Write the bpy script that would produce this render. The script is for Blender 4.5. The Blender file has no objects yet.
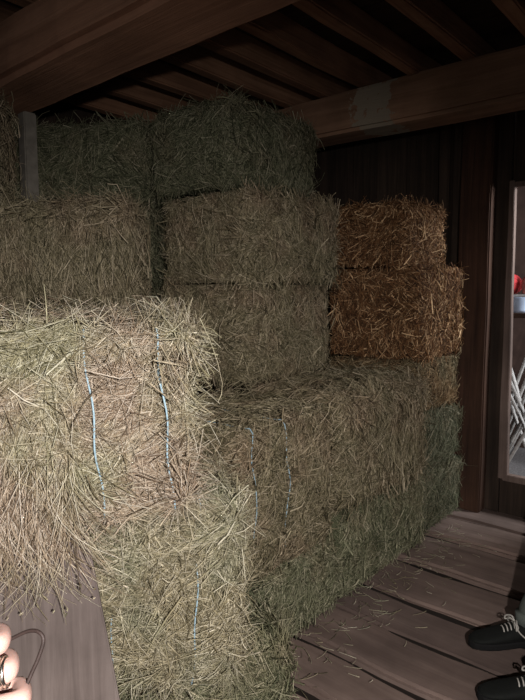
import bpy, bmesh, math, random
import numpy as np
from mathutils import Vector, Matrix
from mathutils.bvhtree import BVHTree

random.seed(7)
C = bpy.context.scene.collection
PI = math.pi
CAM = Vector((0, 0, 1.45))
FW = Vector((.7593, .6508, 0)); RT = Vector((.6508, -.7593, 0))
def fl(d, l, z=0.0):
    """a floor-plan point: d metres ahead of the doorway viewer, l metres to the right"""
    return Vector((FW.x*d + RT.x*l, FW.y*d + RT.y*l, z))

# ---------------------------------------------------------------- materials
def newmat(name, rough=.85):
    m = bpy.data.materials.new(name); m.use_nodes = True
    nt = m.node_tree; b = nt.nodes['Principled BSDF']
    b.inputs['Roughness'].default_value = rough
    b.inputs['Specular IOR Level'].default_value = .25
    return m, nt, b
def ramp(nt, stops, interp='LINEAR'):
    r = nt.nodes.new('ShaderNodeValToRGB'); cr = r.color_ramp; cr.interpolation = interp
    while len(cr.elements) < len(stops): cr.elements.new(.5)
    for e, (p, c) in zip(cr.elements, stops):
        e.position = p; e.color = (*c, 1)
    return r
def noise(nt, scale, detail=4, rough=.6, vec=None, dist=0):
    n = nt.nodes.new('ShaderNodeTexNoise')
    n.inputs['Scale'].default_value = scale; n.inputs['Detail'].default_value = detail
    n.inputs['Roughness'].default_value = rough; n.inputs['Distortion'].default_value = dist
    if vec is not None: nt.links.new(vec, n.inputs['Vector'])
    return n
def coords(nt, scale=(1, 1, 1), rot=(0, 0, 0), kind='Object'):
    t = nt.nodes.new('ShaderNodeTexCoord'); mp = nt.nodes.new('ShaderNodeMapping')
    mp.inputs['Scale'].default_value = scale; mp.inputs['Rotation'].default_value = rot
    nt.links.new(t.outputs[kind], mp.inputs['Vector'])
    return mp.outputs['Vector']
def mix(nt, fac, a, b, mode='MIX'):
    n = nt.nodes.new('ShaderNodeMix'); n.data_type = 'RGBA'; n.blend_type = mode
    for sock, v in ((n.inputs[0], fac), (n.inputs[6], a), (n.inputs[7], b)):
        if isinstance(v, bpy.types.NodeSocket): nt.links.new(v, sock)
        elif isinstance(v, (int, float)): sock.default_value = v
        else: sock.default_value = (*v, 1)
    return n.outputs[2]
def bump(nt, b, h, strength=.5, dist=.01):
    n = nt.nodes.new('ShaderNodeBump'); n.inputs['Strength'].default_value = strength
    n.inputs['Distance'].default_value = dist
    nt.links.new(h, n.inputs['Height']); nt.links.new(n.outputs['Normal'], b.inputs['Normal'])

def plain(name, col, rough=.8, var=.25, scale=30, metal=0, bmp=.2):
    m, nt, b = newmat(name, rough)
    v = coords(nt)
    n = noise(nt, scale, 4, .6, v)
    r = ramp(nt, [(.25, tuple(c*(1-var) for c in col)), (.75, tuple(min(1, c*(1+var)) for c in col))])
    nt.links.new(n.outputs['Fac'], r.inputs['Fac']); nt.links.new(r.outputs['Color'], b.inputs['Base Color'])
    b.inputs['Metallic'].default_value = metal
    if bmp: bump(nt, b, n.outputs['Fac'], bmp, .004)
    return m

def stalk_mat(name, A, B, bend=.5):
    """hay: each stalk takes its own tone out of two mixed palettes that drift over the bale"""
    m, nt, b = newmat(name, .75)
    g = nt.nodes.new('ShaderNodeNewGeometry')
    ra = ramp(nt, [(i/(len(A)-1), c) for i, c in enumerate(A)])
    rb = ramp(nt, [(i/(len(B)-1), c) for i, c in enumerate(B)])
    nt.links.new(g.outputs['Random Per Island'], ra.inputs['Fac']); nt.links.new(g.outputs['Random Per Island'], rb.inputs['Fac'])
    n = noise(nt, 4.5, 3, .6, coords(nt))
    s = ramp(nt, [(max(0, bend-.12), (0, 0, 0)), (min(1, bend+.12), (1, 1, 1))])
    nt.links.new(n.outputs['Fac'], s.inputs['Fac'])
    col = mix(nt, s.outputs['Color'], ra.outputs['Color'], rb.outputs['Color'])
    n2 = noise(nt, 60, 2, .5, coords(nt))
    r2 = ramp(nt, [(.3, (.72, .72, .72)), (.7, (1.12, 1.12, 1.12))])
    nt.links.new(n2.outputs['Fac'], r2.inputs['Fac'])
    nt.links.new(mix(nt, 1.0, col, r2.outputs['Color'], 'MULTIPLY'), b.inputs['Base Color'])
    return m
def core_mat(name, cols):
    m, nt, b = newmat(name, .95)
    n1 = noise(nt, 1.0, 6, .75, coords(nt, (30, 30, 190), (.5, .3, .2)), 1.2)
    n2 = noise(nt, 1.0, 6, .75, coords(nt, (190, 40, 30), (.2, -.6, .9)), 1.2)
    h = nt.nodes.new('ShaderNodeMath'); h.operation = 'MULTIPLY'
    nt.links.new(n1.outputs['Fac'], h.inputs[0]); nt.links.new(n2.outputs['Fac'], h.inputs[1])
    r = ramp(nt, [(.12, cols[0]), (.28, cols[1]), (.45, cols[2])])
    nt.links.new(h.outputs[0], r.inputs['Fac']); nt.links.new(r.outputs['Color'], b.inputs['Base Color'])
    bump(nt, b, h.outputs[0], .9, .02)
    return m

def wood(name, cols, axis='x', grain=1.0, rough=.85, bmp=.5, plank=None):
    """timber with grain along one axis; plank=(axis, width) gives each board its own tone"""
    m, nt, b = newmat(name, rough)
    st = {'x': (1.2, 26, 26), 'y': (26, 1.2, 26), 'z': (26, 26, 1.2)}[axis]
    v = coords(nt, tuple(s*grain for s in st))
    n = noise(nt, 1.0, 7, .65, v, .6)
    big = noise(nt, 2.2, 5, .6, coords(nt))
    r = ramp(nt, [(.28, cols[0]), (.5, cols[1]), (.74, cols[2])])
    nt.links.new(n.outputs['Fac'], r.inputs['Fac'])
    r2 = ramp(nt, [(.3, (.55, .53, .52)), (.68, (1.15, 1.12, 1.1))])
    nt.links.new(big.outputs['Fac'], r2.inputs['Fac'])
    col = mix(nt, .85, r.outputs['Color'], r2.outputs['Color'], 'MULTIPLY')
    g = nt.nodes.new('ShaderNodeNewGeometry')
    r3 = ramp(nt, [(0, (.68, .66, .66)), (1, (1.18, 1.14, 1.1))])
    nt.links.new(g.outputs['Random Per Island'], r3.inputs['Fac'])
    col = mix(nt, .8, col, r3.outputs['Color'], 'MULTIPLY')
    nt.links.new(col, b.inputs['Base Color'])
    bump(nt, b, n.outputs['Fac'], bmp, .008)
    return m, nt, b, col

M = {}
M['pink_hay'] = stalk_mat('dry pinkish hay', [(0.107, 0.073, 0.048), (0.296, 0.218, 0.147), (0.415, 0.330, 0.237), (0.500, 0.418, 0.324), (0.619, 0.546, 0.452)],
                          [(0.093, 0.091, 0.047), (0.256, 0.233, 0.133), (0.365, 0.338, 0.212), (0.450, 0.425, 0.294), (0.562, 0.545, 0.415)], .50)
M['yellow_hay'] = stalk_mat('yellow green hay', [(0.106, 0.089, 0.054), (0.284, 0.246, 0.146), (0.402, 0.350, 0.225), (0.490, 0.440, 0.307), (0.665, 0.607, 0.461)],
                            [(0.098, 0.103, 0.061), (0.240, 0.248, 0.153), (0.336, 0.331, 0.218), (0.453, 0.438, 0.311), (0.628, 0.604, 0.466)], .56)
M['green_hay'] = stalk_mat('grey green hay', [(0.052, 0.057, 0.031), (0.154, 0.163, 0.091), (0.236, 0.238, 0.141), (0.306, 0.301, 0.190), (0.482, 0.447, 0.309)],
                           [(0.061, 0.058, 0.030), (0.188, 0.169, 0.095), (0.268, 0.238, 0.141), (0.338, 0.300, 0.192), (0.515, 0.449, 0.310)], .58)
M['old_green_hay'] = stalk_mat('shaded grey green hay', [(0.035, 0.039, 0.021), (0.105, 0.111, 0.062), (0.160, 0.162, 0.096), (0.208, 0.205, 0.129), (0.328, 0.304, 0.210)],
                           [(0.041, 0.039, 0.020), (0.128, 0.115, 0.065), (0.182, 0.162, 0.096), (0.230, 0.204, 0.131), (0.350, 0.305, 0.211)], .58)  # darker copy of the green hay: shade on dim bales painted into the colour
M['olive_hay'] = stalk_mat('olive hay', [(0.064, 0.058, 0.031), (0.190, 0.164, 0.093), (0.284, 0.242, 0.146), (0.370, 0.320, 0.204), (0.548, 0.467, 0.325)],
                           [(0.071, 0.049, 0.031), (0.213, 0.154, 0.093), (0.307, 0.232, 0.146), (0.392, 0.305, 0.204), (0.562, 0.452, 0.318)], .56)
M['old_olive_hay'] = stalk_mat('shaded olive hay', [(0.046, 0.042, 0.022), (0.137, 0.118, 0.067), (0.204, 0.174, 0.105), (0.266, 0.230, 0.147), (0.395, 0.336, 0.234)],
                           [(0.051, 0.035, 0.022), (0.153, 0.111, 0.067), (0.221, 0.167, 0.105), (0.282, 0.220, 0.147), (0.405, 0.325, 0.229)], .56)  # olive hay darkened, the weak light at upper left put into its colour
M['straw'] = stalk_mat('orange straw', [(0.044, 0.020, 0.008), (0.134, 0.059, 0.024), (0.200, 0.098, 0.040), (0.289, 0.151, 0.065), (0.945, 0.645, 0.361)],
                       [(0.039, 0.018, 0.008), (0.111, 0.050, 0.022), (0.189, 0.090, 0.039), (0.289, 0.151, 0.069), (0.690, 0.440, 0.241)], .52)
M['brown_straw'] = stalk_mat('brown straw', [(.05, .03, .015), (.15, .09, .045), (.24, .15, .075), (.32, .21, .11), (.5, .36, .2)],
                             [(.05, .045, .02), (.14, .11, .06), (.22, .17, .09), (.30, .24, .14), (.46, .38, .24)], .5)
K = {}
K['pink_hay'] = core_mat('hay mass dry', [(.10, .07, .04), (.30, .23, .14), (.50, .42, .29)])
K['yellow_hay'] = core_mat('hay mass yellow', [(0.068, 0.060, 0.036), (0.215, 0.199, 0.119), (0.373, 0.349, 0.237)])
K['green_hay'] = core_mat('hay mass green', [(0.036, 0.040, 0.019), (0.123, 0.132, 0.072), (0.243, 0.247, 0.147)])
K['old_green_hay'] = core_mat('shaded hay mass green', [(0.024, 0.027, 0.013), (0.084, 0.090, 0.049), (0.165, 0.168, 0.100)])  # same painted shade for the green core
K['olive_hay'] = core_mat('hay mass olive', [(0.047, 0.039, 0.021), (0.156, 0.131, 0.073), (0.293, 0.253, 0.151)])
K['old_olive_hay'] = core_mat('shaded hay mass olive', [(0.034, 0.028, 0.015), (0.112, 0.094, 0.053), (0.211, 0.182, 0.109)])  # olive core darkened to match, shade painted in
K['straw'] = core_mat('straw mass', [(.03, .015, .007), (.11, .06, .028), (.22, .125, .06)])
K['brown_straw'] = core_mat('straw mass brown', [(.035, .02, .01), (.12, .075, .035), (.22, .15, .075)])
M['twine'] = plain('pale blue twine', (.30, .43, .50), .6, .2, 90, bmp=0)

W = {}
W['floor'] = wood('worn floor boards', [(0.139, 0.101, 0.087), (0.193, 0.145, 0.126), (0.255, 0.196, 0.171)], 'y', .55, .9, .35)[0]
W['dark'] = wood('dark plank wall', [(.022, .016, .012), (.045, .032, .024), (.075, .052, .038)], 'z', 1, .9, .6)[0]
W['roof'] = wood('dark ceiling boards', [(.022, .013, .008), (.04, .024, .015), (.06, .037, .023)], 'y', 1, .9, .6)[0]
W['joist'] = wood('joist timber', [(0.192, 0.102, 0.062), (0.320, 0.177, 0.107), (0.448, 0.262, 0.162)], 'x', 1, .9, .6)[0]
W['beam'] = wood('hewn beam timber', [(0.231, 0.124, 0.080), (0.314, 0.175, 0.114), (0.412, 0.240, 0.162)], 'y', .7, .9, .9)[0]
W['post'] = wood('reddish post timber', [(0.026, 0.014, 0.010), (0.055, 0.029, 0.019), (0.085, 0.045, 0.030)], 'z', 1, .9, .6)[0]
W['grey'] = wood('grey weathered board', [(0.094, 0.079, 0.074), (0.148, 0.125, 0.118), (0.212, 0.186, 0.177)], 'z', 1.1, .85, .35)[0]
W['frame'] = wood('pale door frame timber', [(.08, .058, .05), (.15, .112, .098), (.22, .17, .15)], 'z', 1, .85, .4)[0]
# the farther beam carries a flaking pale patch of old plaster
_m, nt, _b, _col = wood('beam timber with plaster', [(0.156, 0.090, 0.055), (0.221, 0.131, 0.084), (0.299, 0.185, 0.120)], 'y', .7, .9, .9)
_t = nt.nodes.new('ShaderNodeTexCoord'); _sep = nt.nodes.new('ShaderNodeSeparateXYZ'); nt.links.new(_t.outputs['Object'], _sep.inputs[0])
_pn = noise(nt, 14, 5, .65, _t.outputs['Object'])
def _math(op, a, b_):
    n = nt.nodes.new('ShaderNodeMath'); n.operation = op
    for s, v in zip(n.inputs, (a, b_)):
        if isinstance(v, bpy.types.NodeSocket): nt.links.new(v, s)
        else: s.default_value = v
    return n.outputs[0]
_d = _math('ABSOLUTE', _math('SUBTRACT', _sep.outputs['Y'], 1.735), 0)
_d = _math('SUBTRACT', 1.05, _math('MULTIPLY', _d, 5.0))
_d = _math('ADD', _d, _math('MULTIPLY', _math('SUBTRACT', _pn.outputs['Fac'], .5), 2.6))
_r = ramp(nt, [(.48, (0, 0, 0)), (.56, (1, 1, 1))]); nt.links.new(_d, _r.inputs['Fac'])
nt.links.new(mix(nt, _r.outputs['Color'], _col, (.27, .225, .165)), _b.inputs['Base Color'])
W['beam_patch'] = _m

# ---------------------------------------------------------------- mesh helpers
def link(name, me, mat=None, parent=None):
    o = bpy.data.objects.new(name, me); C.objects.link(o)
    if mat is not None:
        for x in (mat if isinstance(mat, (list, tuple)) else [mat]): me.materials.append(x)
    if parent is not None: o.parent = parent
    return o
def obj(name, bm, mat, parent=None, smooth=False):
    me = bpy.data.meshes.new(name); bmesh.ops.recalc_face_normals(bm, faces=bm.faces); bm.to_mesh(me); bm.free()
    if smooth: me.polygons.foreach_set('use_smooth', [True]*len(me.polygons))
    return link(name, me, mat, parent)
def tag(o, label=None, cat=None, group=None, kind=None):
    for k, v in (('label', label), ('category', cat), ('group', group), ('kind', kind)):
        if v: o[k] = v
    return o
def rough_box(bm, lo, hi, seg=None, jit=0.0, bev=.006, mtx=None, freq=4.0, seed=0):
    """a sawn timber: box cut into segments, edges eased, faces a little wavy"""
    lo = Vector(lo); hi = Vector(hi); s = hi-lo; c = (hi+lo)/2
    r = bmesh.ops.create_cube(bm, size=1); vs = r['verts']
    for v in vs: v.co = Vector((v.co.x*s.x, v.co.y*s.y, v.co.z*s.z))
    es = list({e for v in vs for e in v.link_edges}); 
    if bev > 0:
        rb = bmesh.ops.bevel(bm, geom=es, offset=min(bev, min(s)*.3), segments=2, affect='EDGES')
        vs = list({v for f in rb['faces'] for v in f.verts} | {v for v in vs if v.is_valid})
    if seg:
        ax = max(range(3), key=lambda i: s[i])
        for k in range(1, seg):
            pos = -s[ax]/2 + s[ax]*k/seg
            no = Vector((0, 0, 0)); no[ax] = 1; co = Vector((0, 0, 0)); co[ax] = pos
            fs = list({f for v in vs for f in v.link_faces}); ed = list({e for f in fs for e in f.edges})
            q = bmesh.ops.bisect_plane(bm, geom=vs+ed+fs, plane_co=co, plane_no=no)
            vs = list(set(vs) | {g for g in q['geom'] if isinstance(g, bmesh.types.BMVert)})
    rr = random.Random(seed)
    ph = [rr.uniform(0, 6.28) for _ in range(12)]
    for v in vs:
        p = v.co.copy()
        if jit:
            for i in range(3):
                a, b_ = (i+1) % 3, (i+2) % 3
                v.co[i] += jit*(math.sin(p[a]*freq*2.1+ph[i])+math.sin(p[b_]*freq*1.3+ph[i+3]+(p[i] > 0)*2.0)+.5*math.sin(p[a]*freq*6+ph[i+6]))*.5
        v.co = v.co + c
        if mtx: v.co = mtx @ v.co
def tube_bm(bm, pts, r, n=8, closed=False, caps=True):
    pts = [Vector(p) for p in pts]; k = len(pts)
    rings = []
    up = None
    for i, p in enumerate(pts):
        a = pts[(i-1) % k] if (closed or i > 0) else p
        b = pts[(i+1) % k] if (closed or i < k-1) else p
        t = (b-a).normalized()
        if up is None: up = t.orthogonal().normalized()
        up = (up - t*up.dot(t)).normalized(); w = t.cross(up)
        rad = r[i] if isinstance(r, (list, tuple)) else r
        rings.append([bm.verts.new(p + (up*math.cos(2*PI*j/n) + w*math.sin(2*PI*j/n))*rad) for j in range(n)])
    for i in range(k if closed else k-1):
        A, B = rings[i], rings[(i+1) % k]
        for j in range(n): bm.faces.new((A[j], A[(j+1) % n], B[(j+1) % n], B[j]))
    if caps and not closed:
        bm.faces.new(rings[0][::-1]); bm.faces.new(rings[-1])
def spline(pts, n=6):
    """Catmull-Rom through points"""
    P = [Vector(p) for p in pts]; P = [P[0]*2-P[1]] + P + [P[-1]*2-P[-2]]; out = []
    for i in range(1, len(P)-2):
        for k in range(n):
            t = k/n; a, b, c, d = P[i-1:i+3]
            out.append(.5*((2*b)+(c-a)*t+(2*a-5*b+4*c-d)*t*t+(3*b-a-3*c+d)*t**3))
    out.append(P[-2]); return out
def loft_bm(bm, rings):
    R = [[bm.verts.new(p) for p in r] for r in rings]; n = len(R[0])
    for A, B in zip(R, R[1:]):
        for j in range(n): bm.faces.new((A[j], A[(j+1) % n], B[(j+1) % n], B[j]))
    bm.faces.new(R[0][::-1]); bm.faces.new(R[-1])

# ---------------------------------------------------------------- the barn
XW, YW, ZC = 3.80, 3.62, 2.74      # far wall, left wall, ceiling boards
X0, Y0 = -1.9, -2.2                # the open barn front and the right wall
bm = bmesh.new()
edges = [X0, -1.6, -1.28, -.98, -.7, -.38, -.1, .2, .5, .78, 1.06, 1.34, 1.60, 1.865, 2.15, 2.43, 2.795, 3.20, 3.53, XW+.1]
for i, (a, b) in enumerate(zip(edges, edges[1:])):
    dz = random.uniform(-.016, .006)
    rough_box(bm, (a+.016, Y0, -.06+dz), (b-.016, YW, dz), 40, .009, .016, None, 5, i)
tag(obj('floor', bm, W['floor'], smooth=False), kind='structure')
bm = bmesh.new(); rough_box(bm, (X0, Y0, -.22), (XW+.1, YW, -.030), bev=0)
tag(obj('floor_subfloor', bm, plain('packed dark earth', (.02, .015, .012))), kind='structure')

def plank_wall(name, lo, hi, axis, holes=(), w=.21, mat='dark'):
    """a wall of upright boards; axis is the direction the boards step along"""
    bm = bmesh.new(); a = lo[axis]; i = 0; rr = random.Random(name)
    while a < hi[axis]-.02:
        b = min(hi[axis], a+w*rr.uniform(.8, 1.25))
        spans = [(lo[2], hi[2])]
        for (h0, h1, z0, z1) in holes:
            if b > h0+.001 and a < h1-.001: spans = [(lo[2], z0), (z1, hi[2])]
        for h0, h1, z0, z1 in holes:      # boards end at the opening's edges
            if a < h0-.02 < b-.02: b = h0; spans = [(lo[2], hi[2])]
            if a < h1-.02 < b-.02: b = h1
        for z0, z1 in spans:
            if z1-z0 < .01: continue
            L = list(lo); H = list(hi); L[axis] = a+.003; H[axis] = b-.003; L[2] = z0; H[2] = z1
            o = rr.uniform(0, .012); k = 1-axis
            L[k] += o
            rough_box(bm, L, H, 3, .002, .004, None, 3, i); i += 1
        a = b
    return tag(obj(name, bm, W[mat]), kind='structure')
DY0, DY1, DZ0, DZ1 = .42, 1.215, .255, 2.10
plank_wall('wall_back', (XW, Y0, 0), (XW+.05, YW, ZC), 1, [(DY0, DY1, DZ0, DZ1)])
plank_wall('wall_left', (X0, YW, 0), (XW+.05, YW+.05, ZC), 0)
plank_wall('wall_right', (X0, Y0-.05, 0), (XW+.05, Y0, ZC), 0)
# raised boards that carry the back rows of bales
bm = bmesh.new()
for k in range(6): rough_box(bm, (1.42, 2.47+k*.19, .98), (3.74, 2.655+k*.19, 1.02), 6, .002, .005, None, 3, k)
for x in (1.75, 2.6, 3.5):
    for y in (2.55, 3.5): rough_box(bm, (x, y, 0), (x+.09, y+.09, .98), None, 0, .004)
tag(obj('trim_platform', bm, W['dark']), kind='structure')

# ceiling boards, joists, beams
bm = bmesh.new()
x = X0
while x < XW:
    rough_box(bm, (x+.004, Y0, ZC), (min(x+.24, XW+.05)-.004, YW, ZC+.03), 8, .003, .004, None, 3, int(x*50)); x += .24
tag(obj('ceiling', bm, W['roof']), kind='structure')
jy = [3.35, 3.0, 2.68, 2.36, 2.085, 1.815, 1.50, 1.195, .87, .55, .22, -.12, -.46, -.8, -1.15, -1.5, -1.85]
for i, y in enumerate(jy):
    bm = bmesh.new()
    rough_box(bm, (X0, y-.038, 2.62), (XW, y+.038, ZC), 14, .006, .008, None, 3, 40+i)
    tag(obj('joist', bm, W['joist']), 'brown ceiling joist running over the two hewn beams', 'joist', 'ceiling joists', 'structure')
bm = bmesh.new(); rough_box(bm, (1.235, Y0, 2.36), (1.565, YW, 2.615), 30, .013, .03, None, 2.2, 5)
tag(obj('beam', bm, W['beam']), 'thick rough-hewn beam crossing the top left of the hayloft', 'beam', None, 'structure')
bm = bmesh.new(); rough_box(bm, (2.99, Y0, 2.375), (3.22, YW, 2.615), 30, .010, .02, None, 2.6, 9)
tag(obj('beam', bm, W['beam_patch']), 'squared timber beam with a flaking pale patch above the orange straw bales', 'beam', None, 'structure')
bm = bmesh.new(); rough_box(bm, (1.50, 2.87, 0), (1.57, 2.94, 2.35), 8, .003, .006, None, 3, 3)
tag(obj('post', bm, plain('greyed post timber', (.17, .155, .13), .9, .3, 20)), 'slim greyed post under the thick beam at the left', 'post', None, 'structure')
bm = bmesh.new(); rough_box(bm, (3.70, 1.30, 0), (3.80, 1.50, ZC-.13), 8, .004, .008, None, 3, 21)
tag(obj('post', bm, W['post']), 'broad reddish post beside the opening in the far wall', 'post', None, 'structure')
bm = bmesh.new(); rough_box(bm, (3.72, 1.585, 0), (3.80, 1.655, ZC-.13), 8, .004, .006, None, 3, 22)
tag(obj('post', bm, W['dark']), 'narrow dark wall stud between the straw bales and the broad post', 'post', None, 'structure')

# the opening in the far wall with its frame, and the store room behind it
fr = bpy.data.objects.new('door_1', None); C.objects.link(fr); tag(fr, kind='structure')
bm = bmesh.new(); rough_box(bm, (3.785, 1.192, DZ0-.02), (3.835, 1.222, DZ1+.03), 8, .003, .004, None, 4, 2)
for v in bm.verts:
    if v.co.y < 1.208: v.co.y -= .026*(1-(v.co.z-DZ0)/(DZ1-DZ0))
obj('door_jamb', bm, W['frame'], fr)
bm = bmesh.new(); rough_box(bm, (3.785, DY0-.03, DZ0-.02), (3.835, DY0+.02, DZ1+.03), 8, .003, .004, None, 4, 4)
obj('door_jamb', bm, W['frame'], fr)
bm = bmesh.new(); rough_box(bm, (3.785, DY0+.02, DZ1-.01), (3.835, 1.192, DZ1+.02), 6, .002, .004, None, 4, 6)
obj('door_lintel', bm, W['frame'], fr)
bm = bmesh.new(); rough_box(bm, (3.785, DY0+.02, DZ0-.03), (3.835, 1.192, DZ0+.012), 6, .002, .004, None, 4, 7)
obj('door_sill', bm, W['frame'], fr)
bm = bmesh.new(); rough_box(bm, (XW+.1, -.6, -.1), (5.6, 2.6, 0), bev=0)
tag(obj('floor_store', bm, plain('store gravel floor', (.16, .15, .15), .9, .5, 60, bmp=.8)), kind='structure')
bm = bmesh.new(); rough_box(bm, (5.55, -.6, 0), (5.65, 2.6, 2.7), bev=0)
tag(obj('wall_store', bm, plain('store wall plaster', (.075, .045, .036), .9, .3, 8, bmp=.5)), kind='structure')
bm = bmesh.new(); rough_box(bm, (XW+.06, 2.5, 0), (5.6, 2.6, 2.7), bev=0)
tag(obj('wall_store_side', bm, W['dark']), kind='structure')
bm = bmesh.new(); rough_box(bm, (XW+.06, -.6, 2.65), (5.65, 2.6, 2.72), bev=0)
tag(obj('ceiling_store', bm, W['dark']), kind='structure')

# ---------------------------------------------------------------- hay bales
class Waves:
    def __init__(s, seed, n=7, f=(4, 22)):
        r = np.random.default_rng(seed)
        d = r.normal(size=(n, 3)); d /= np.linalg.norm(d, axis=1)[:, None]
        s.k = d*r.uniform(*f, n)[:, None]; s.p = r.uniform(0, 6.28, n); s.n = n
    def __call__(s, P): return np.sin(P @ s.k.T + s.p).sum(axis=1)/math.sqrt(s.n)
BALES = []
def add_bale(**k): BALES.append(k); return k
def box_frame(k):
    """bale's local frame: x along the front, y away from the viewer, origin at the front right bottom corner moved to the centre"""
    a = math.radians(k['yaw']); ex = np.array((math.cos(a), math.sin(a), 0)); ey = np.array((-math.sin(a), math.cos(a), 0)); ez = np.array((0, 0, 1.))
    w, d, h = k['size']
    c = np.array(k['corner'], float) + ex*(-w/2 if k.get('side', 'R') == 'R' else w/2) + ey*d/2 + ez*h/2
    t = math.radians(k.get('roll', 0))       # a slumped bale: tipped in its own front plane
    ex2 = ex*math.cos(t)+ez*math.sin(t); ez2 = ez*math.cos(t)-ex*math.sin(t)
    return c, np.stack([ex2, ey, ez2]), np.array((w/2, d/2, h/2))
def rounded(P, half, r):
    inner = np.clip(P, -(half-r), half-r); d = P-inner; L = np.linalg.norm(d, axis=1); L[L == 0] = 1
    nrm = d/L[:, None]
    return inner + nrm*r, nrm
def build_core(k):
    rng = np.random.default_rng(k['seed'])
    c, E, half = box_frame(k); r = k.get('round', .042)
    bump_w = Waves(k['seed']+1, 8, (9, 34)); big_w = Waves(k['seed']+5, 5, (3, 8)); ang_w = Waves(k['seed']+2, 7, (6, 22))
    tw = k.get('twine_x', (-.105, .105))
    def shape(P):
        Q, N = rounded(P, half, r)
        dep = .013 + .011*bump_w(Q) + .012*big_w(Q)
        for x in tw: dep = dep + .016*np.exp(-((Q[:, 0]-x)/.022)**2)
        dep = np.clip(dep, .001, .05)
        return Q - N*dep[:, None], N
    # the pressed mass of the bale
    bm = bmesh.new(); n = k.get('grid', .022)
    cnt = [max(4, int(2*h/n)) for h in half]
    V = {}; 
    def vid(i, j, l):
        key = (i, j, l)
        if key not in V: V[key] = len(V)
        return V[key]
    F = []
    for ax in range(3):
        a, b = (ax+1) % 3, (ax+2) % 3
        for side in (0, cnt[ax]):
            for i in range(cnt[a]):
                for j in range(cnt[b]):
                    q = []
                    for (di, dj) in ((0, 0), (1, 0), (1, 1), (0, 1)):
                        t = [0, 0, 0]; t[ax] = side; t[a] = i+di; t[b] = j+dj; q.append(vid(*t))
                    F.append(q if side else q[::-1])
    G = np.array(list(V.keys()), float)/np.array(cnt)*2-1
    P, _ = shape(G*half)
    me = bpy.data.meshes.new('hay_bale')
    me.from_pydata((P @ E).tolist(), [], F); me.polygons.foreach_set('use_smooth', [True]*len(F)); me.update()
    bm.free()
    o = link('straw_bale' if 'straw' in k['mat'] else 'hay_bale', me, K[k['mat']]); o.location = c
    tag(o, k['label'], 'straw bale' if 'straw' in k['mat'] else 'hay bale', k.get('group', 'stacked bales'))
    return o, shape, rng, bump_w, ang_w
def tree_of(o):
    mw = o.matrix_world; 
    return BVHTree.FromPolygons([mw @ v.co for v in o.data.vertices], [tuple(p.vertices) for p in o.data.polygons])
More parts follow.
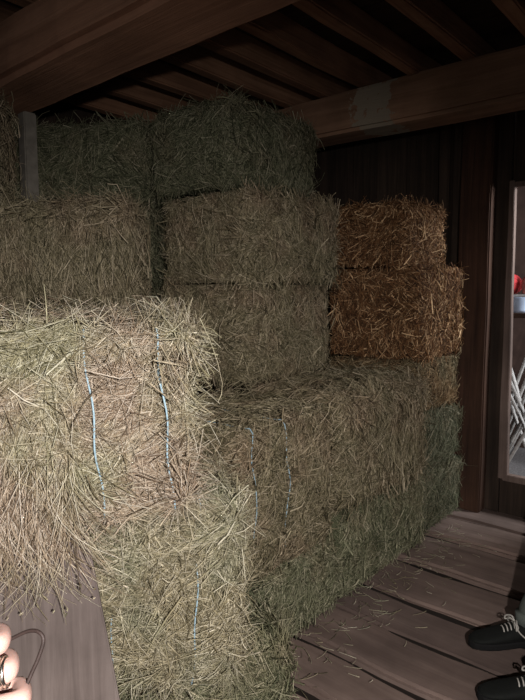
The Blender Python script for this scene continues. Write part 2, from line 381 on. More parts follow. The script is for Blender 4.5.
def build_stalks(k, core, done, block, out):
    o, shape, rng, bump_w, ang_w = core
    c, E, half = box_frame(k); tw = k.get('twine_x', (-.105, .105))
    # loose stalks over the faces that can be seen
    Q, D, L, NN, WID = [], [], [], [], []
    for face, cntf in k['faces'].items():
        ax = {'R': 0, 'L': 0, 'F': 1, 'K': 1, 'T': 2}[face]; sg = {'R': 1, 'L': -1, 'F': -1, 'K': 1, 'T': 1}[face]
        U = rng.uniform(-1, 1, (cntf, 3)); U[:, ax] = sg
        p, nr = shape(U*half)
        zc = np.array((0, 0, 1.))
        t1 = np.cross(np.broadcast_to(zc, nr.shape), nr); bad = np.linalg.norm(t1, axis=1) < .3
        t1[bad] = (1, 0, 0); t1 -= nr*(t1*nr).sum(1)[:, None]; t1 /= np.linalg.norm(t1, axis=1)[:, None]
        t2 = np.cross(nr, t1)
        th = ang_w(p)*k.get('swirl', 1.3) + rng.normal(0, k.get('mess', .75), cntf) + k.get('angle', 0)
        if 'hang' in k:      # part of the face combed downwards
            hm = k['hang'](p/half)*(rng.random(cntf) < .85); th = np.where(hm > .5, PI/2 + rng.normal(0, .32, cntf), th)
        d = t1*np.cos(th)[:, None] + t2*np.sin(th)[:, None]
        Q.append(p); D.append(d); NN.append(nr)
        l0 = k.get('len', .10); L.append(np.clip(rng.lognormal(math.log(l0), .5, cntf), .025, l0*3.2))
    p = np.concatenate(Q); d = np.concatenate(D); nr = np.concatenate(NN); L = np.concatenate(L); n = len(p)
    wid = k.get('width', .0011)*np.clip(rng.lognormal(0, .45, n), .5, 3.0)
    S = 6; s = np.linspace(-.5, .5, S)
    side = np.cross(nr, d)
    lift = .012*rng.random(n)**1.5*k.get('fluff', 1.25) + .004*np.clip(bump_w(p), -1, 1)
    tilt = rng.normal(0, .16, n)*k.get('fluff', 1.25); curl = rng.normal(0, .28, n); arch = rng.normal(-.10, .22, n)
    stray = rng.random(n) < .07; tilt[stray] *= 3
    pts = p[:, None, :] + d[:, None, :]*(L[:, None]*s)[:, :, None] \
        + side[:, None, :]*(L*curl)[:, None, None]*(s**2)[None, :, None] \
        + nr[:, None, :]*((lift+.003)[:, None] + (L*tilt)[:, None]*s + (L*arch)[:, None]*(s**2 - .08))[:, :, None]
    wob = Waves(k['seed']+9, 6, (40, 110)); wf = pts.reshape(-1, 3)
    wf = wf + np.stack([wob(wf), wob(wf+3.3), wob(wf-5.1)], 1)*.0025
    e = k.get('shell', .04)
    lo = -half-e; hi = half+e; hi = hi.copy(); hi[2] = half[2]+k.get('top', .05)
    # ease into the shell instead of flattening on it
    wf = np.clip(wf, lo, hi)
    if 'drape' in k:         # long stalks hanging off the lower front edge
        nd = k['drape'][0]; reach = k['drape'][1]
        x = rng.uniform(-1, k['drape'][2], nd)*half[0]
        z0 = -half[2] + rng.uniform(0, .20, nd); ln = rng.uniform(.5, 1, nd)*reach*(1-.75*np.clip((x/half[0]+.25)/(k['drape'][2]+.25), 0, 1))
        tt = np.linspace(0, 1, S)
        A = np.stack([x[:, None]+rng.normal(0, .065, nd)[:, None]*tt + rng.normal(0, .06, nd)[:, None]*tt**2,
                      -half[1]-.004-rng.uniform(.004, .05, nd)[:, None]*np.sin(tt*2.6)[None, :]-.004,
                      z0[:, None]-(ln+.12)[:, None]*tt], 2)
        tip = A[:nd//8, -1][:, None, :] + rng.normal(0, .001, (nd//8, 1, 3)) + np.linspace(-.005, .005, S)[None, :, None]*rng.normal(0, .6, (nd//8, 1, 3))
        wf = np.concatenate([wf, tip.reshape(-1, 3)]); wid = np.concatenate([wid, np.full(nd//8, .0024)]); n += nd//8
        wf = np.concatenate([wf, A.reshape(-1, 3)]); wid = np.concatenate([wid, np.full(nd, k.get('width', .0011))*rng.uniform(.7, 1.4, nd)]); n += nd
    world = wf @ E + c
    for poly in k.get('extra', ()):
        q = np.array([tuple(v) for v in spline(poly, 12)]); world = np.concatenate([world, q[np.linspace(0, len(q)-1, S).round().astype(int)]])
        wid = np.append(wid, k.get('width', .0011)*1.5); n += 1
    for (c2, E2, h2, e2) in done['before']:      # bales whose own stalks come first
        q = (world-c2) @ E2.T; hb = h2+e2
        ins = (np.abs(q) < hb).all(1)
        if ins.any():
            qi = q[ins]; gap = hb-np.abs(qi); a = gap.argmin(1); rows = np.arange(len(qi))
            qi[rows, a] = np.sign(qi[rows, a])*hb[a]; world[ins] = qi @ E2 + c2
    for (c2, E2, h2, e2) in done['after']:
        q = (world-c2) @ E2.T; hb = h2+.004
        ins = (np.abs(q) < hb).all(1)
        if ins.any():
            qi = q[ins]; gap = hb-np.abs(qi); a = gap.argmin(1); rows = np.arange(len(qi))
            qi[rows, a] = np.sign(qi[rows, a])*hb[a]; world[ins] = qi @ E2 + c2
    world[:, 2] = np.maximum(world[:, 2], .012)
    world[:, 0] = np.minimum(world[:, 0], XW-.02 if k.get('wall') else 9)
    pts = world.reshape(n, S, 3)
    stalks('loose_stalks', pts - c, wid, M[k['mat']], o, block, tuple(c), None, out)
    # two turns of baling twine
    for i, x in enumerate(tw if k.get('twine', True) else ()):
        bmt = bmesh.new(); h = half; ring = []
        q = .03; yy, zz = h[1], h[2]
        off = k.get('twine_off', .004)
        for (y, z) in [(-yy-(off+.018)*math.exp(-((z_-k.get('twine_z', .0)-.04*i)/(.42*zz))**2)+.018, z_) for z_ in np.linspace(-zz+q, zz-q, 16)] + [(-yy+q, zz-.012)] + [(y_, zz-.016) for y_ in np.linspace(-yy+2*q, yy-2*q, 8)] + \
                      [(yy-.01, zz-2*q), (yy-.012, 0), (yy-.01, -zz+2*q)] + [(y_, -zz+.016) for y_ in np.linspace(yy-2*q, -yy+2*q, 8)]:
            ring.append(Vector((x + k.get('lean', .03)*(z/zz) + .004*math.sin(z*31+i), y+.003*math.sin(z*40+i*2), z)))
        Em = Matrix(E.tolist()).transposed()
        tube_bm(bmt, [Em @ v for v in ring], k.get('twine_r', .0022), 6, True)
        t = obj('baling_twine', bmt, M['twine'], o, True); t['label'] = 'pale blue baling twine'
    return o
def stalks(name, pts, wid, mat, parent=None, block=None, origin=(0, 0, 0), keepref=None, out=None):
    """n stalks of S points each as thin three-sided blades, tapered to the tip"""
    n, S, _ = pts.shape
    t = np.gradient(pts, axis=1); t /= np.linalg.norm(t, axis=2)[:, :, None]+1e-9
    ref = np.random.default_rng(5).normal(size=(n, 1, 3)) if keepref is None else keepref
    a = np.cross(t, np.broadcast_to(ref, t.shape)); a /= np.linalg.norm(a, axis=2)[:, :, None]+1e-9
    b = np.cross(t, a)
    tp = np.linspace(1, .45, S)[None, :, None]; w = wid[:, None, None]*tp
    R = np.stack([pts + a*w*1.35, pts - a*w*.7 + b*w*.75, pts - a*w*.7 - b*w*.75], axis=2)     # n,S,3,3
    verts = R.reshape(-1, 3)
    base = (np.arange(n)*S*3)[:, None, None, None]
    ring = (np.arange(S-1)*3)[None, :, None, None]; j = np.arange(3)[None, None, :, None]; j2 = (np.arange(3)+1) % 3
    j2 = j2[None, None, :, None]
    f = np.concatenate([base+ring+j, base+ring+j2, base+ring+3+j2, base+ring+3+j], axis=3).reshape(-1, 4)
    if block:                # a stalk never passes through a neighbour: those that would are not there
        tree = BVHTree.FromPolygons((verts.astype(float)+np.array(origin)).tolist(), f.tolist())
        badp = {i for b_ in block for i, _ in tree.overlap(b_)}
        if badp:
            keep = np.ones(n, bool); keep[np.unique(np.array(list(badp))//((S-1)*3))] = False
            return stalks(name, pts[keep], wid[keep], mat, parent, None, origin, keepref=ref[keep], out=out)
    if out is not None: out.append(BVHTree.FromPolygons((verts.astype(float)+np.array(origin)).tolist(), f.tolist()))
    me = bpy.data.meshes.new(name)
    me.vertices.add(len(verts)); me.vertices.foreach_set('co', verts.astype(np.float32).ravel())
    me.loops.add(f.size); me.loops.foreach_set('vertex_index', f.astype(np.int32).ravel())
    me.polygons.add(len(f)); me.polygons.foreach_set('loop_start', (np.arange(len(f))*4).astype(np.int32))
    me.update(calc_edges=True); me.validate()
    o = link(name, me, mat, parent); o['kind'] = 'stuff'
    return o

GP = 'stacked bales'
add_bale(extra=[[(0.627, 1.135, 1.385), (0.627, 1.136, 1.425), (0.625, 1.138, 1.465)], [(0.895, 0.953, 1.39), (0.913, 0.933, 1.328), (0.926, 0.918, 1.26), (0.927, 0.916, 1.221), (0.921, 0.923, 1.198)], [(0.817, 0.998, 1.331), (0.842, 0.969, 1.264), (0.866, 0.941, 1.208), (0.894, 0.909, 1.174)], [(0.649, 1.125, 1.335), (0.665, 1.107, 1.282), (0.681, 1.087, 1.221)], [(0.608, 1.158, 1.272), (0.623, 1.14, 1.326), (0.647, 1.112, 1.368)], [(0.659, 1.114, 1.151), (0.689, 1.079, 1.227), (0.72, 1.042, 1.26)]],
         label='big pale bale with two blue twines, its loose hay hanging over the grey board', mat='pink_hay', seed=11, yaw=-33, corner=(.925, .976, .900), size=(.62, .84, .475),
         faces={'F': 9500, 'T': 3200, 'R': 1800, 'L': 500}, len=.105, width=.00082, twine_x=(.062, .222), lean=-.02, twine_off=.013, round=.06, fluff=1.3, top=.06, shell=.05, grid=.016,
         hang=lambda q: (q[:, 0] < -.1) & (q[:, 2] < .2), drape=(520, .085, .08), twine_r=.0023)
add_bale(label='yellowish bale under the big pale bale, right beside the grey board', mat='yellow_hay', seed=21, yaw=-36, corner=(1.160, 1.035, .312), size=(.64, .47, .583),
         faces={'F': 5750, 'T': 1125, 'R': 2000}, len=.10, width=.00095, twine_x=(-.06, .165), lean=.015, twine_z=-.12, round=.085, shell=.035, fluff=1.2, grid=.018)
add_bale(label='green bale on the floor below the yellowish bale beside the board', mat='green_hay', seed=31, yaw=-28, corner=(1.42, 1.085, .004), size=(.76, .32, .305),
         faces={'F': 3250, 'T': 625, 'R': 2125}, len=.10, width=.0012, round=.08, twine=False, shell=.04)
add_bale(label='bale with two blue twines in the middle tier, end out beside the big pale bale', mat='olive_hay', seed=41, yaw=0, corner=(1.452, 1.385, .335), side='L', size=(.645, .66, .615),
         faces={'F': 4500, 'T': 1875, 'L': 1125}, len=.09, width=.0012, twine_x=(-.20, .0), lean=.0, round=.08, shell=.035, twine_off=.008)
add_bale(extra=[[(2.801, 1.372, 0.526), (2.885, 1.274, 0.515), (2.966, 1.18, 0.52), (3.046, 1.086, 0.515)], [(2.864, 1.36, 1.062), (2.889, 1.331, 1.019), (2.914, 1.302, 0.986)]],
         label='large shaggy bale in the middle tier, at the foot of the orange straw', mat='olive_hay', seed=51, yaw=1, corner=(2.11, 1.355, .415), side='L', size=(.91, .62, .575),
         faces={'F': 6500, 'T': 2500, 'R': 1875}, len=.11, width=.0012, twine=False, round=.10, shell=.045, fluff=1.4,
         hang=lambda q: (q[:, 0] > -.3) & (q[:, 2] < .3))
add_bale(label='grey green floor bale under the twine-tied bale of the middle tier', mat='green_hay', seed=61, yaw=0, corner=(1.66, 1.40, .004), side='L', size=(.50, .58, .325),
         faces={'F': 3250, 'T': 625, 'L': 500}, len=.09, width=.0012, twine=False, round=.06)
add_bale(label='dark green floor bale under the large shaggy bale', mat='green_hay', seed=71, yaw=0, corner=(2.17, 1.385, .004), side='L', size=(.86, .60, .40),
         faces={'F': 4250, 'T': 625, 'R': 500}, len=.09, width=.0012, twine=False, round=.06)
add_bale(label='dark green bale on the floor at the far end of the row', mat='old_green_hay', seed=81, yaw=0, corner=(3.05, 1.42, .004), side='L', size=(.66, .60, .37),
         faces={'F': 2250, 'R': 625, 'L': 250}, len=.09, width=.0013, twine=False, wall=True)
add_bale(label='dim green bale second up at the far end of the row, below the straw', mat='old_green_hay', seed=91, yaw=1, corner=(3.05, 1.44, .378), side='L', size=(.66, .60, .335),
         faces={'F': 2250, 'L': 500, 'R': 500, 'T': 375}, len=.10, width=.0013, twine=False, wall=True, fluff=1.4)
add_bale(label='brown straw bale at the bottom of the orange straw stack', mat='brown_straw', seed=101, yaw=0, corner=(3.06, 1.47, .718), side='L', size=(.62, .60, .325),
         faces={'F': 2125, 'L': 1125, 'T': 500}, len=.07, width=.0016, twine=False, wall=True)
add_bale(label='orange straw bale in the middle of the straw stack', mat='straw', seed=111, yaw=-1, corner=(3.09, 1.462, 1.048), side='L', size=(.64, .62, .545),
         faces={'F': 2875, 'L': 3125, 'T': 1125}, len=.065, width=.0018, twine=False, wall=True, fluff=1.5)
add_bale(label='topmost orange straw bale, under the squared beam', mat='straw', seed=121, yaw=-4, corner=(3.06, 1.555, 1.598), side='L', size=(.50, .58, .37),
         faces={'F': 2250, 'L': 2875, 'T': 1125}, len=.065, width=.0018, twine=False, fluff=1.4, wall=True)
add_bale(label='lowest bale of the tall green stack in the middle', mat='olive_hay', seed=131, yaw=2, corner=(2.05, 1.86, .998), side='L', size=(.74, .58, .49),
         faces={'F': 4000, 'L': 3750, 'T': 900}, len=.10, width=.0013, twine=False, round=.04)
add_bale(label='second bale down in the tall green stack', mat='olive_hay', seed=141, yaw=-1, corner=(2.045, 1.845, 1.495), side='L', size=(.76, .60, .44),
         faces={'F': 4000, 'L': 3750, 'T': 900}, len=.11, width=.0013, twine=False, round=.04)
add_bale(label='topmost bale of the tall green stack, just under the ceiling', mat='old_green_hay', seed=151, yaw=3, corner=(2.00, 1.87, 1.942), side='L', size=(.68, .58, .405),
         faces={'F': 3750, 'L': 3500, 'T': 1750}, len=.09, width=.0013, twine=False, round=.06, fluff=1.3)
add_bale(label='olive bale lying across the back of the big pale bale', mat='old_olive_hay', seed=161, yaw=-41, corner=(1.345, 1.775, 1.387), size=(.90, .40, .40),
         faces={'F': 5250, 'R': 1875, 'T': 2750}, len=.10, width=.0012, twine=False, round=.07, fluff=1.3, hang=lambda q: (q[:, 2] < .6))
add_bale(label='bale cut by the left edge, on top of the olive one', mat='old_olive_hay', seed=171, yaw=-43, corner=(.945, 2.135, 1.80), size=(.46, .40, .40),
         faces={'F': 1875, 'R': 1875, 'T': 750}, len=.10, width=.0012, twine=False, fluff=1.4)
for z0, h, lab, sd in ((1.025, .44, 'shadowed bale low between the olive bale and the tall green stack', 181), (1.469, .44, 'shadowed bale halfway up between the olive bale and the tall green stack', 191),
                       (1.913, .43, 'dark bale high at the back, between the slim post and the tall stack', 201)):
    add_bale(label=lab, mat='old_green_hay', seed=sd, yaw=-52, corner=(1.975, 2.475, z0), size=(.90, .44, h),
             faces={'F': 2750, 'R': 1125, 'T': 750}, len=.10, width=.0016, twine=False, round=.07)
add_bale(label='dim greenish bale peeping over the topmost orange straw bale', mat='green_hay', seed=211, yaw=0, corner=(3.0, 2.50, 1.565), side='L', size=(.66, .46, .42),
         faces={'F': 1625, 'L': 1250, 'T': 1000}, len=.10, width=.0016, twine=False, wall=True)
add_bale(label='dim greenish bale behind the orange straw stack, under the peeping one', mat='green_hay', seed=221, yaw=0, corner=(3.0, 2.50, 1.03), side='L', size=(.66, .46, .52),
         faces={'F': 750, 'L': 875}, len=.10, width=.0016, twine=False, wall=True)

frames = [box_frame(k) + (k.get('e2', .014),) for k in BALES]
order = sorted(range(len(BALES)), key=lambda i: -frames[i][0][2])
cores = [build_core(k) for k in BALES]
# grey board standing under the overhang of the big pale bale
ex = Vector((math.cos(math.radians(-33)), math.sin(math.radians(-33)), 0)); ey = Vector((-ex.y, ex.x, 0))
bm = bmesh.new(); rough_box(bm, (-.46, 0, 0), (0, .028, .880), 12, .0025, .004, None, 4, 77)
for v in bm.verts: v.co.x += .13*(1-v.co.z/.895)*(1 if v.co.x > -.2 else .6)
o = obj('plank_board', bm, W['grey'])
o.matrix_world = Matrix.Translation(Vector((.925, .976, .006)) - ex*.272 + ey*.035) @ Matrix.Rotation(math.radians(-33), 4, 'Z')
tag(o, 'wide grey weathered board standing upright under the big pale bale', 'board')

bpy.context.view_layer.update()
core_trees = [tree_of(c_[0]) for c_ in cores]
fixed = [tree_of(o_) for o_ in C.objects if o_.type == 'MESH' and o_.name.split('.')[0] in ('beam', 'post', 'plank_board', 'wall_back', 'joist', 'floor')]
done_trees = {}
for n_, i in enumerate(order):
    near = lambda j: np.linalg.norm(frames[i][0]-frames[j][0]) < 1.3
    out = []
    block = fixed + [core_trees[j] for j in range(len(BALES)) if j != i and near(j)] + [done_trees[j] for j in order[:n_] if near(j)]
    build_stalks(BALES[i], cores[i], {'before': [frames[j] for j in order[:n_] if near(j)], 'after': [frames[j] for j in order[n_+1:] if near(j)]}, block, out)
    done_trees[i] = out[0]

# loose straw fallen on the floor
rg = np.random.default_rng(3); n = 240
cx = rg.uniform(1.45, 3.4, n); cy = np.maximum(1.36 - np.abs(rg.normal(0, .15, n)), .98+.05*rg.random(n)); th = rg.uniform(0, PI, n); L = rg.uniform(.015, .08, n); s = np.linspace(-.5, .5, 6)
pp = np.stack([cx[:, None]+np.cos(th)[:, None]*L[:, None]*s, cy[:, None]+np.sin(th)[:, None]*L[:, None]*s + (L*.3)[:, None]*s**2, np.full((n, 6), .014)+.004*rg.random((n, 1))], 2)
o = stalks('scattered_straw', pp, np.full(n, .0013), M['yellow_hay'], None, core_trees + list(done_trees.values()) + fixed)
tag(o, 'loose stalks of hay fallen on the floor boards along the bales', 'loose hay')

# ---------------------------------------------------------------- people
def skin_mesh(joints, bones, root, sub=2):
    me = bpy.data.meshes.new('skin_tmp'); names = list(joints)
    me.from_pydata([joints[n][0] for n in names], [(names.index(a), names.index(b)) for a, b in bones], [])
    o = bpy.data.objects.new('skin_tmp', me); C.objects.link(o)
    md = o.modifiers.new('s', 'SKIN'); md.use_smooth_shade = True
    for i, n in enumerate(names):
        r = joints[n][1]; v = me.skin_vertices[0].data[i]
        v.radius = r if isinstance(r, tuple) else (r, r); v.use_root = (n == root)
    sd = o.modifiers.new('d', 'SUBSURF'); sd.levels = sub; sd.render_levels = sub
    dg = bpy.context.evaluated_depsgraph_get(); dg.update()
    out = bpy.data.meshes.new_from_object(o.evaluated_get(dg), depsgraph=dg)
    bpy.data.objects.remove(o); bpy.data.meshes.remove(me)
    return out
M['skin'] = plain('skin', (.37, .235, .20), .55, .10, 40, bmp=.15)
M['skin'].node_tree.nodes['Principled BSDF'].inputs['Subsurface Weight'].default_value = .15
M['skin'].node_tree.nodes['Principled BSDF'].inputs['Subsurface Radius'].default_value = (.012, .005, .003)
M['trousers'] = plain('grey green trousers', (.085, .095, .085), .9, .2, 150)
M['jacket'] = plain('dark jacket cloth', (.03, .033, .035), .9, .2, 120)
M['hair'] = plain('dark hair', (.03, .02, .014), .6, .3, 90)
M['shoe'] = plain('black shoe leather', (.006, .007, .006), .85, .3, 60)
M['sole'] = plain('dark rubber sole', (.007, .007, .007), .9, .2, 60)
M['lace'] = plain('pale grey laces', (.42, .40, .36), .8, .2, 200)

# the person at the right edge: only the shoes and a trouser cuff come into view. local: x forward (towards the bales), y to their left
ang = math.atan2(-RT.y, -RT.x)                                     # facing across, to the left of the picture
base = fl(2.22, 1.36)
foot1 = fl(2.255, 1.085); foot2 = fl(1.915, 1.005)                       # ankles, far foot and near foot
pm = Matrix.Translation(base) @ Matrix.Rotation(ang, 4, 'Z'); pinv = pm.inverted()
a1 = pinv @ foot1; a2 = pinv @ foot2
J = {}
def j(n, p, r): J[n] = (tuple(p), r)
j('pelvis', (-.03, 0, .94), (.15, .125)); j('waist', (-.04, 0, 1.08), (.135, .11)); j('chest', (-.05, 0, 1.30), (.165, .125)); j('upper', (-.05, 0, 1.42), (.15, .10))
j('neck', (-.045, 0, 1.52), .058); j('nape', (-.035, 0, 1.58), .057); j('head', (-.01, 0, 1.68), (.085, .098)); j('jaw', (.040, 0, 1.625), (.046, .040)); j('crown', (-.01, 0, 1.76), (.07, .085))
for sgn, s_, a in ((-1, 'r', a1), (1, 'l', a2)):
    sg = 1 if a.y > 0 else -1
    hip = Vector((-.03, .095*sg, .88)); knee = Vector((a.x*.25, a.y*.75+.1*sg*.25, .48))
    j('hip'+s_, hip, .105); j('thigh'+s_, hip.lerp(knee, .5), .085); j('knee'+s_, knee, .064); j('calf'+s_, knee.lerp(Vector((a.x, a.y, .1)), .35)-Vector((.012, 0, 0)), .066); j('cuff'+s_, (a.x, a.y, .085), .058)
    sh = Vector((-.05, .19*sg, 1.43)); el = Vector((-.08, .285*sg, 1.13)); wr = Vector((.05, .285*sg, .92))
    j('sh'+s_, sh, .062); j('el'+s_, el, .048); j('wr'+s_, wr, .034); j('palm'+s_, wr+Vector((.045, -.01*sg, -.055)), (.036, .02))
    for fi in range(4):
        k0 = wr + Vector((.075+.010*(1-fi), -.03*sg+.018*sg*(fi-1)*.9, -.105+.006*fi)); k1 = k0+Vector((.012, -.008*sg, -.035+.004*abs(fi-1))); k2 = k1+Vector((-.012, -.012*sg, -.026))
        j('f%d0%s' % (fi, s_), k0, .0095); j('f%d1%s' % (fi, s_), k1, .0085); j('f%d2%s' % (fi, s_), k2, .007)
    t0 = wr+Vector((.062, -.035*sg, -.045)); j('t0'+s_, t0, .011); j('t1'+s_, t0+Vector((.022, -.012*sg, -.03)), .009)
bones = [('pelvis', 'waist'), ('waist', 'chest'), ('chest', 'upper'), ('upper', 'neck'), ('neck', 'nape'), ('nape', 'head'), ('head', 'crown'), ('head', 'jaw')]
for s_ in 'rl':
    bones += [('pelvis', 'hip'+s_), ('hip'+s_, 'thigh'+s_), ('thigh'+s_, 'knee'+s_), ('knee'+s_, 'calf'+s_), ('calf'+s_, 'cuff'+s_), ('upper', 'sh'+s_), ('sh'+s_, 'el'+s_), ('el'+s_, 'wr'+s_), ('wr'+s_, 'palm'+s_)]
    bones += [('palm'+s_, 'f%d0%s' % (i, s_)) for i in range(4)] + [('f%d0%s' % (i, s_), 'f%d1%s' % (i, s_)) for i in range(4)] + [('f%d1%s' % (i, s_), 'f%d2%s' % (i, s_)) for i in range(4)] + [('palm'+s_, 't0'+s_), ('t0'+s_, 't1'+s_)]
me = skin_mesh(J, bones, 'pelvis')
hands = [Vector(J['palm'+s_][0]) for s_ in 'rl']
for m_ in ('skin', 'trousers', 'jacket'): me.materials.append(M[m_])
for p in me.polygons:
    c_ = p.center; hand = min((c_-h).length for h in hands) < .13 and c_.z < .925 and abs(c_.y) > .238
    p.material_index = 0 if (c_.z > 1.535 or hand) else (1 if c_.z < .93 else 2)
# face: brow, nose, mouth and ears pushed out of the head surface
for v in me.vertices:
    c_ = v.co
    if c_.z > 1.58 and c_.x > .04:
        v.co.x += .022*math.exp(-((c_.y/.012)**2+((c_.z-1.67)/.022)**2)) - .008*math.exp(-(((abs(c_.y)-.032)/.014)**2+((c_.z-1.70)/.012)**2)) + .006*math.exp(-((c_.y/.022)**2+((c_.z-1.628)/.008)**2))
    if c_.z > 1.6: v.co.y += math.copysign(.014*math.exp(-(((c_.x+.01)/.016)**2+((c_.z-1.68)/.025)**2)), c_.y)*(abs(c_.y) > .05)
body = link('person', me); body.matrix_world = pm
tag(body, 'person at the right edge in black laced shoes and grey green trousers', 'person')
bm = bmesh.new(); bmesh.ops.create_uvsphere(bm, u_segments=24, v_segments=16, radius=1)
for v in bm.verts:
    q = v.co.copy(); v.co = Vector((q.x*.100-.030, q.y*.090, q.z*.100+1.738))
    if v.co.x > .04 and v.co.z < 1.74: v.co.x = .04-(v.co.x-.04)*.3
    if v.co.z < 1.66: v.co.z = 1.66-(1.66-v.co.z)*.4
obj('hair', bm, M['hair'], body, True)
M['eye'] = plain('eye white', (.6, .58, .55), .3, .05, 10, bmp=0)
for y in (-.032, .032):
    bm = bmesh.new(); bmesh.ops.create_uvsphere(bm, u_segments=10, v_segments=8, radius=.011, matrix=Matrix.Translation((.062, y, 1.695)))
    obj('eye', bm, M['eye'], body, True)


def shoe(ankle, yaw):
    """a laced low shoe; local x towards the toe, ankle over the origin"""
    root = bpy.data.objects.new('shoe', None); C.objects.link(root)
    root.parent = body
    root.matrix_parent_inverse = body.matrix_world.inverted()
    root.matrix_world = Matrix.Translation((ankle.x, ankle.y, .004)) @ Matrix.Rotation(yaw, 4, 'Z')
    prof = [(-.085, .018, .060), (-.078, .030, .078), (-.05, .037, .088), (-.01, .039, .092), (.03, .040, .090), (.065, .043, .080), (.10, .047, .068), (.135, .049, .058), (.165, .047, .051), (.20, .041, .044), (.224, .028, .038), (.234, .010, .032)]
    bm = bmesh.new(); rings = []
    for x, w, h in prof:
        ring = []
        for i in range(20):
            a = 2*PI*i/20; cy_, sz = math.cos(a), math.sin(a)
            y = w*math.copysign(abs(cy_)**.75, cy_); z = .022+(h-.022)*(.5+.5*math.copysign(abs(sz)**.7, sz))
            y *= 1-.35*max(0, sz)**2
            ring.append(Vector((x, y, z)))
        rings.append(ring)
    loft_bm(bm, rings); up = obj('shoe_upper', bm, M['shoe'], root, True)
    bm = bmesh.new(); rings = []
    for z, g in ((0, .97), (.006, 1.05), (.022, 1.06), (.027, .99)):
        ring = []
        for x, w, h in prof: ring.append(Vector((x*1.02 if x > 0 else x*1.03, w*g, z)))
        for x, w, h in prof[::-1]: ring.append(Vector((x*1.02 if x > 0 else x*1.03, -w*g, z)))
        rings.append(ring)
    loft_bm(bm, rings); obj('shoe_sole', bm, M['sole'], root)
    top = lambda x: float(np.interp(x, [p[0] for p in prof], [p[2] for p in prof]))
    bm = bmesh.new()
    for i, x in enumerate((.052, .067, .082, .097)):
        z = top(x)
        tube_bm(bm, spline([(x-.004, -.026, z-.012), (x, -.012, z+.002), (x+.002, 0, z+.005), (x+.004, .014, z+.002), (x+.006, .027, z-.012)], 4), .0028, 6)
    z = top(.045)+.006
    for sg in (1, -1):
        tube_bm(bm, spline([(.045, 0, z), (.05, .02*sg, z+.014), (.062, .042*sg, z+.004), (.064, .046*sg, z-.012), (.05, .034*sg, z-.006), (.045, .004*sg, z)], 5), .0032, 6)
        tube_bm(bm, spline([(.045, 0, z), (.06, .022*sg, z+.008), (.052, .043*sg, z-.018), (.028, .052*sg, z-.042), (.005, .054*sg, z-.052)], 5), .003, 6)
    lc = obj('shoe_laces', bm, M['lace'], root, True); lc['label'] = 'pale grey shoe laces'
    bm = bmesh.new(); rings = []
    for zz, g in ((.07, .046), (.10, .05), (.13, .052)):
        rings.append([Vector((-.012+g*1.05*math.cos(2*PI*i/16), g*.8*math.sin(2*PI*i/16), zz)) for i in range(16)])
    loft_bm(bm, rings); obj('sock', bm, M['trousers'], root, True)
    return root
shoe(foot1, ang+.10); shoe(foot2, ang-.02)

# the hand at the lower left: a left fist seen from its back, forearm coming from below the picture
def hp(d, l, z): return fl(d, l, z)
Hn = {}
def h(n, p, r): Hn[n] = (tuple(p), r)
h('elbow', hp(.20, -.47, .98), .046); h('fore', hp(.30, -.42, 1.02), .043); h('wrist', hp(.40, -.365, 1.065), (.030, .030)); h('palm', hp(.435, -.325, 1.085), (.028, .026)); h('knuck', hp(.455, -.300, 1.102), (.030, .020))
hb = [('elbow', 'fore'), ('fore', 'wrist'), ('wrist', 'palm'), ('palm', 'knuck')]
fing = []
for i, (z, d, l1, r) in enumerate(((1.145, .472, -.226, .0096), (1.1235, .466, -.2175, .0103), (1.1015, .458, -.2045, .0106), (1.081, .448, -.210, .0093))):
    k0 = hp(d-.012, -.286+.003*i, z-.010); k1 = hp(d, l1, z); k2 = hp(d+.027, l1-.012, z-.004); k3 = hp(d+.022, l1-.036, z-.006)
    h('k%d' % i, k0, r*1.12); h('m%d' % i, k0.lerp(k1, .55)+Vector((0, 0, .001)), r*.97); h('p%d' % i, k1, r*1.02); h('q%d' % i, k2, r*.9); h('r%d' % i, k3, r*.8)
    hb += [('knuck', 'k%d' % i), ('k%d' % i, 'm%d' % i), ('m%d' % i, 'p%d' % i), ('p%d' % i, 'q%d' % i), ('q%d' % i, 'r%d' % i)]
    fing.append((k0, k1))
h('th0', hp(.452, -.318, 1.122), .013); h('th1', hp(.478, -.282, 1.150), .0115); h('th2', hp(.498, -.252, 1.150), .0095)
hb += [('palm', 'th0'), ('th0', 'th1'), ('th1', 'th2')]
me = skin_mesh(Hn, hb, 'wrist', 2)
me.materials.append(M['skin'])
hand = link('person', me)
tag(hand, 'hand of a person wearing a ring, holding a bent wire before the grey board', 'person')
bm = bmesh.new()
k0, k1 = fing[1]; c_ = k0.lerp(k1, .93)+Vector((0, 0, .001)); t_ = (k1-k0).normalized(); u_ = t_.orthogonal().normalized(); w_ = t_.cross(u_)
for off in (-.0015, .0015):
    tube_bm(bm, [c_+t_*off+(u_*math.cos(a)+w_*math.sin(a))*.0114 for a in [2*PI*i/28 for i in range(28)]], .0017, 8, True)
rg_ = obj('ring', bm, plain('silver', (.62, .58, .52), .25, .1, 20, metal=1, bmp=0), hand, True); rg_['label'] = 'silver ring on a finger'
bm = bmesh.new(); rings = []
A_, B_ = hp(.10, -.52, .93), hp(.30, -.42, 1.02); ax_ = (B_-A_).normalized(); u_ = ax_.orthogonal().normalized(); w_ = ax_.cross(u_)
for t, r in ((0, .058), (.3, .057), (.6, .054), (.85, .053), (.97, .054), (1, .050)):
    rings.append([A_.lerp(B_, t)+(u_*math.cos(2*PI*i/20)+w_*math.sin(2*PI*i/20))*(r+.002*math.sin(i*2+t*20)) for i in range(20)])
loft_bm(bm, rings); obj('sleeve', bm, M['jacket'], hand, True)
bm = bmesh.new()
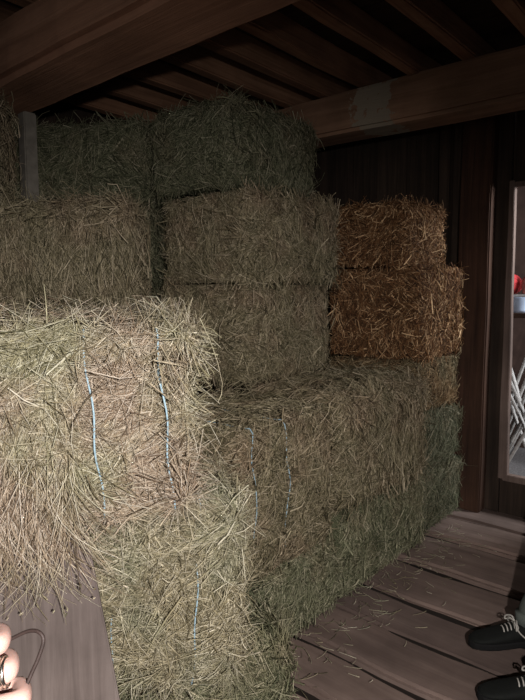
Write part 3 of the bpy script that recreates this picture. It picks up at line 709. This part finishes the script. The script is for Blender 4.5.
tube_bm(bm, spline([hp(.476, -0.2680, 1.1310), hp(.486, -0.2420, 1.1335), hp(.492, -0.2280, 1.1370), hp(.492, -0.2120, 1.1445), hp(.489, -0.2010, 1.1460), hp(.486, -0.1955, 1.1400), hp(.482, -0.1990, 1.1260), hp(.476, -0.2060, 1.1090), hp(.468, -0.2120, 1.0920), hp(.462, -0.2280, 1.0840), hp(.46, -0.2560, 1.0840)], 6), .0017, 8)
o = obj('wire_hook', bm, plain('rusty wire', (.022, .014, .012), .6, .4, 120), None, True)
tag(o, 'bent rusty wire hook gripped in the hand at the left edge', 'hook')

# ---------------------------------------------------------------- things seen through the opening
bm = bmesh.new(); rough_box(bm, (4.35, .75, 1.255), (4.95, 2.1, 1.29), 4, .002, .004)
t = bpy.data.objects.new('work_bench', None); C.objects.link(t); t.location = (4.65, 1.4, 0)
tag(t, 'dark work bench in the store room beyond the opening', 'bench')
o = obj('bench_top', bm, W['post'], t); o.matrix_parent_inverse = Matrix.Translation((-4.65, -1.4, 0))
for x in (4.4, 4.88):
    for y in (.82, 2.03):
        bm = bmesh.new(); rough_box(bm, (x-.03, y-.03, 0), (x+.03, y+.03, 1.254), None, 0, .004)
        o = obj('leg', bm, W['post'], t); o.matrix_parent_inverse = Matrix.Translation((-4.65, -1.4, 0))
M['red'] = plain('red cloth', (.52, .045, .05), .8, .3, 30)
M['rose'] = plain('faded rose cloth', (.55, .20, .17), .8, .2, 30)
def lump(name, c, s, mat, seed, lab, cat):
    bm = bmesh.new(); bmesh.ops.create_icosphere(bm, subdivisions=4, radius=1); w = Waves(seed, 7, (1.5, 5))
    for v in bm.verts:
        q = np.array([v.co[:]]); f = 1+.13*float(w(q)[0])
        v.co = Vector((v.co.x*s[0]*f, v.co.y*s[1]*f, max(v.co.z*f, -.8)*s[2]))
    zl = min(v.co.z for v in bm.verts)
    for v in bm.verts: v.co += Vector((c[0], c[1], c[2]-zl))
    return tag(obj(name, bm, mat, None, True), lab, cat)
lump('cloth_bag', (4.60, 1.43, 1.427), (.10, .062, .085), M['red'], 1, 'red cloth bag piled on the shelf seen through the opening', 'bag')
lump('cloth_bundle', (4.58, 1.300, 1.427), (.08, .055, .095), M['rose'], 2, 'rose coloured bundle beside the red bag seen through the opening', 'bundle')
bm = bmesh.new(); rough_box(bm, (4.47, .95, 1.405), (4.85, 1.72, 1.425), 4, .002, .004)
o = obj('tray', bm, plain('pale painted board', (.42, .40, .38), .7, .2, 20)); tag(o, 'pale board over the bucket, under the red bag, in the store room', 'board')
bm = bmesh.new()
prof_ = [(.0, 0), (.075, 0), (.085, .02), (.097, .108), (.101, .113), (.094, .110), (.08, .02), (0, .012)]
rings = [[Vector((4.52+max(r, .001)*math.cos(2*PI*i/24), 1.34+max(r, .001)*math.sin(2*PI*i/24), 1.2905+z)) for i in range(24)] for r, z in prof_]
loft_bm(bm, rings); o = obj('enamel_bowl', bm, plain('pale blue enamel', (.55, .66, .85), .3, .08, 10, bmp=0), None, True)
tag(o, 'pale blue bowl on the bench seen through the opening', 'bowl')
M['branch'] = plain('bleached branches', (.50, .48, .46), .85, .3, 60)
rb = random.Random(12)
for i in range(12):
    y = 1.12+.016*i+rb.uniform(-.02, .02); z = .05+.06*i % .9
    a = Vector((3.93+.034*i, y-.22*(1 if i % 2 else -1), .016)); b = Vector((3.93+.034*i, y+.24*(1 if i % 2 else -1), .95+.06*i+rb.uniform(-.05, .1)))
    mid = a.lerp(b, .5)+Vector((0, rb.uniform(-.04, .04), rb.uniform(-.03, .03)))
    bm = bmesh.new(); tube_bm(bm, spline([a, mid, b], 6), [.014-.004*q/12 for q in range(13)], 7)
    f = mid.lerp(b, .3); tube_bm(bm, spline([f, f+Vector((.0, .05*(1 if i % 2 else -1), .05)), f+Vector((.0, .07*(1 if i % 2 else -1), .13))], 4), .005, 6)
    tag(obj('dry_branch', bm, M['branch'], None, True), 'bleached branch in the heap seen through the opening', 'branch', 'branches beyond the opening')

# ---------------------------------------------------------------- light
def area(name, loc, aim, size, power, col, sy=None, spread=None):
    l = bpy.data.lights.new(name, 'AREA'); l.energy = power; l.color = col; l.size = size
    if sy: l.shape = 'RECTANGLE'; l.size_y = sy
    if spread: l.spread = spread
    o = bpy.data.objects.new(name, l); C.objects.link(o); o.location = loc
    o.rotation_euler = (Vector(aim)-Vector(loc)).to_track_quat('-Z', 'Y').to_euler(); return o
# daylight through the wide open barn front behind the viewer
area('barn_front_daylight', (-1.8, -.4, 1.2), (2.2, 1.2, .6), 1.6, 9, (1, .97, .95), 2.0)
# lamp held beside the camera
l = bpy.data.lights.new('hand_lamp', 'SPOT'); l.energy = 310; l.color = (1, .94, .91); l.spot_size = math.radians(97); l.spot_blend = 1.0; l.shadow_soft_size = .03
o = bpy.data.objects.new('hand_lamp', l); C.objects.link(o); o.location = fl(-.45, .30, 1.60)
o.rotation_euler = (fl(1.35, -.10, .66)-o.location).to_track_quat('-Z', 'Y').to_euler()
area('store_fill', (4.3, -.35, 2.2), (4.35, 1.35, .9), .6, 70, (.93, .96, 1.0))  # added lamp that brightens the things in the store, its source unseen
area('store_window', (5.3, .25, 2.3), (2.6, .9, 0), .5, 8, (1, .95, .92))
w = bpy.data.worlds.new('barn air'); bpy.context.scene.world = w; w.use_nodes = True
w.node_tree.nodes['Background'].inputs[0].default_value = (.9, .95, 1, 1); w.node_tree.nodes['Background'].inputs[1].default_value = .03

# ---------------------------------------------------------------- camera
cd = bpy.data.cameras.new('camera'); cam = bpy.data.objects.new('camera', cd); C.objects.link(cam)
cd.sensor_fit = 'VERTICAL'; cd.sensor_height = 36; cd.lens = 36*577/700; cd.clip_start = .02
cam.location = CAM
dirv = FW*math.cos(math.atan(59/577)) + Vector((0, 0, -math.sin(math.atan(59/577))))
cam.rotation_euler = dirv.to_track_quat('-Z', 'Y').to_euler()
sc = bpy.context.scene; sc.camera = cam
sc.view_settings.view_transform = 'Standard'; sc.view_settings.look = 'None'; sc.view_settings.gamma = 1; sc.view_settings.use_curve_mapping = False
sc.view_settings.exposure = 0
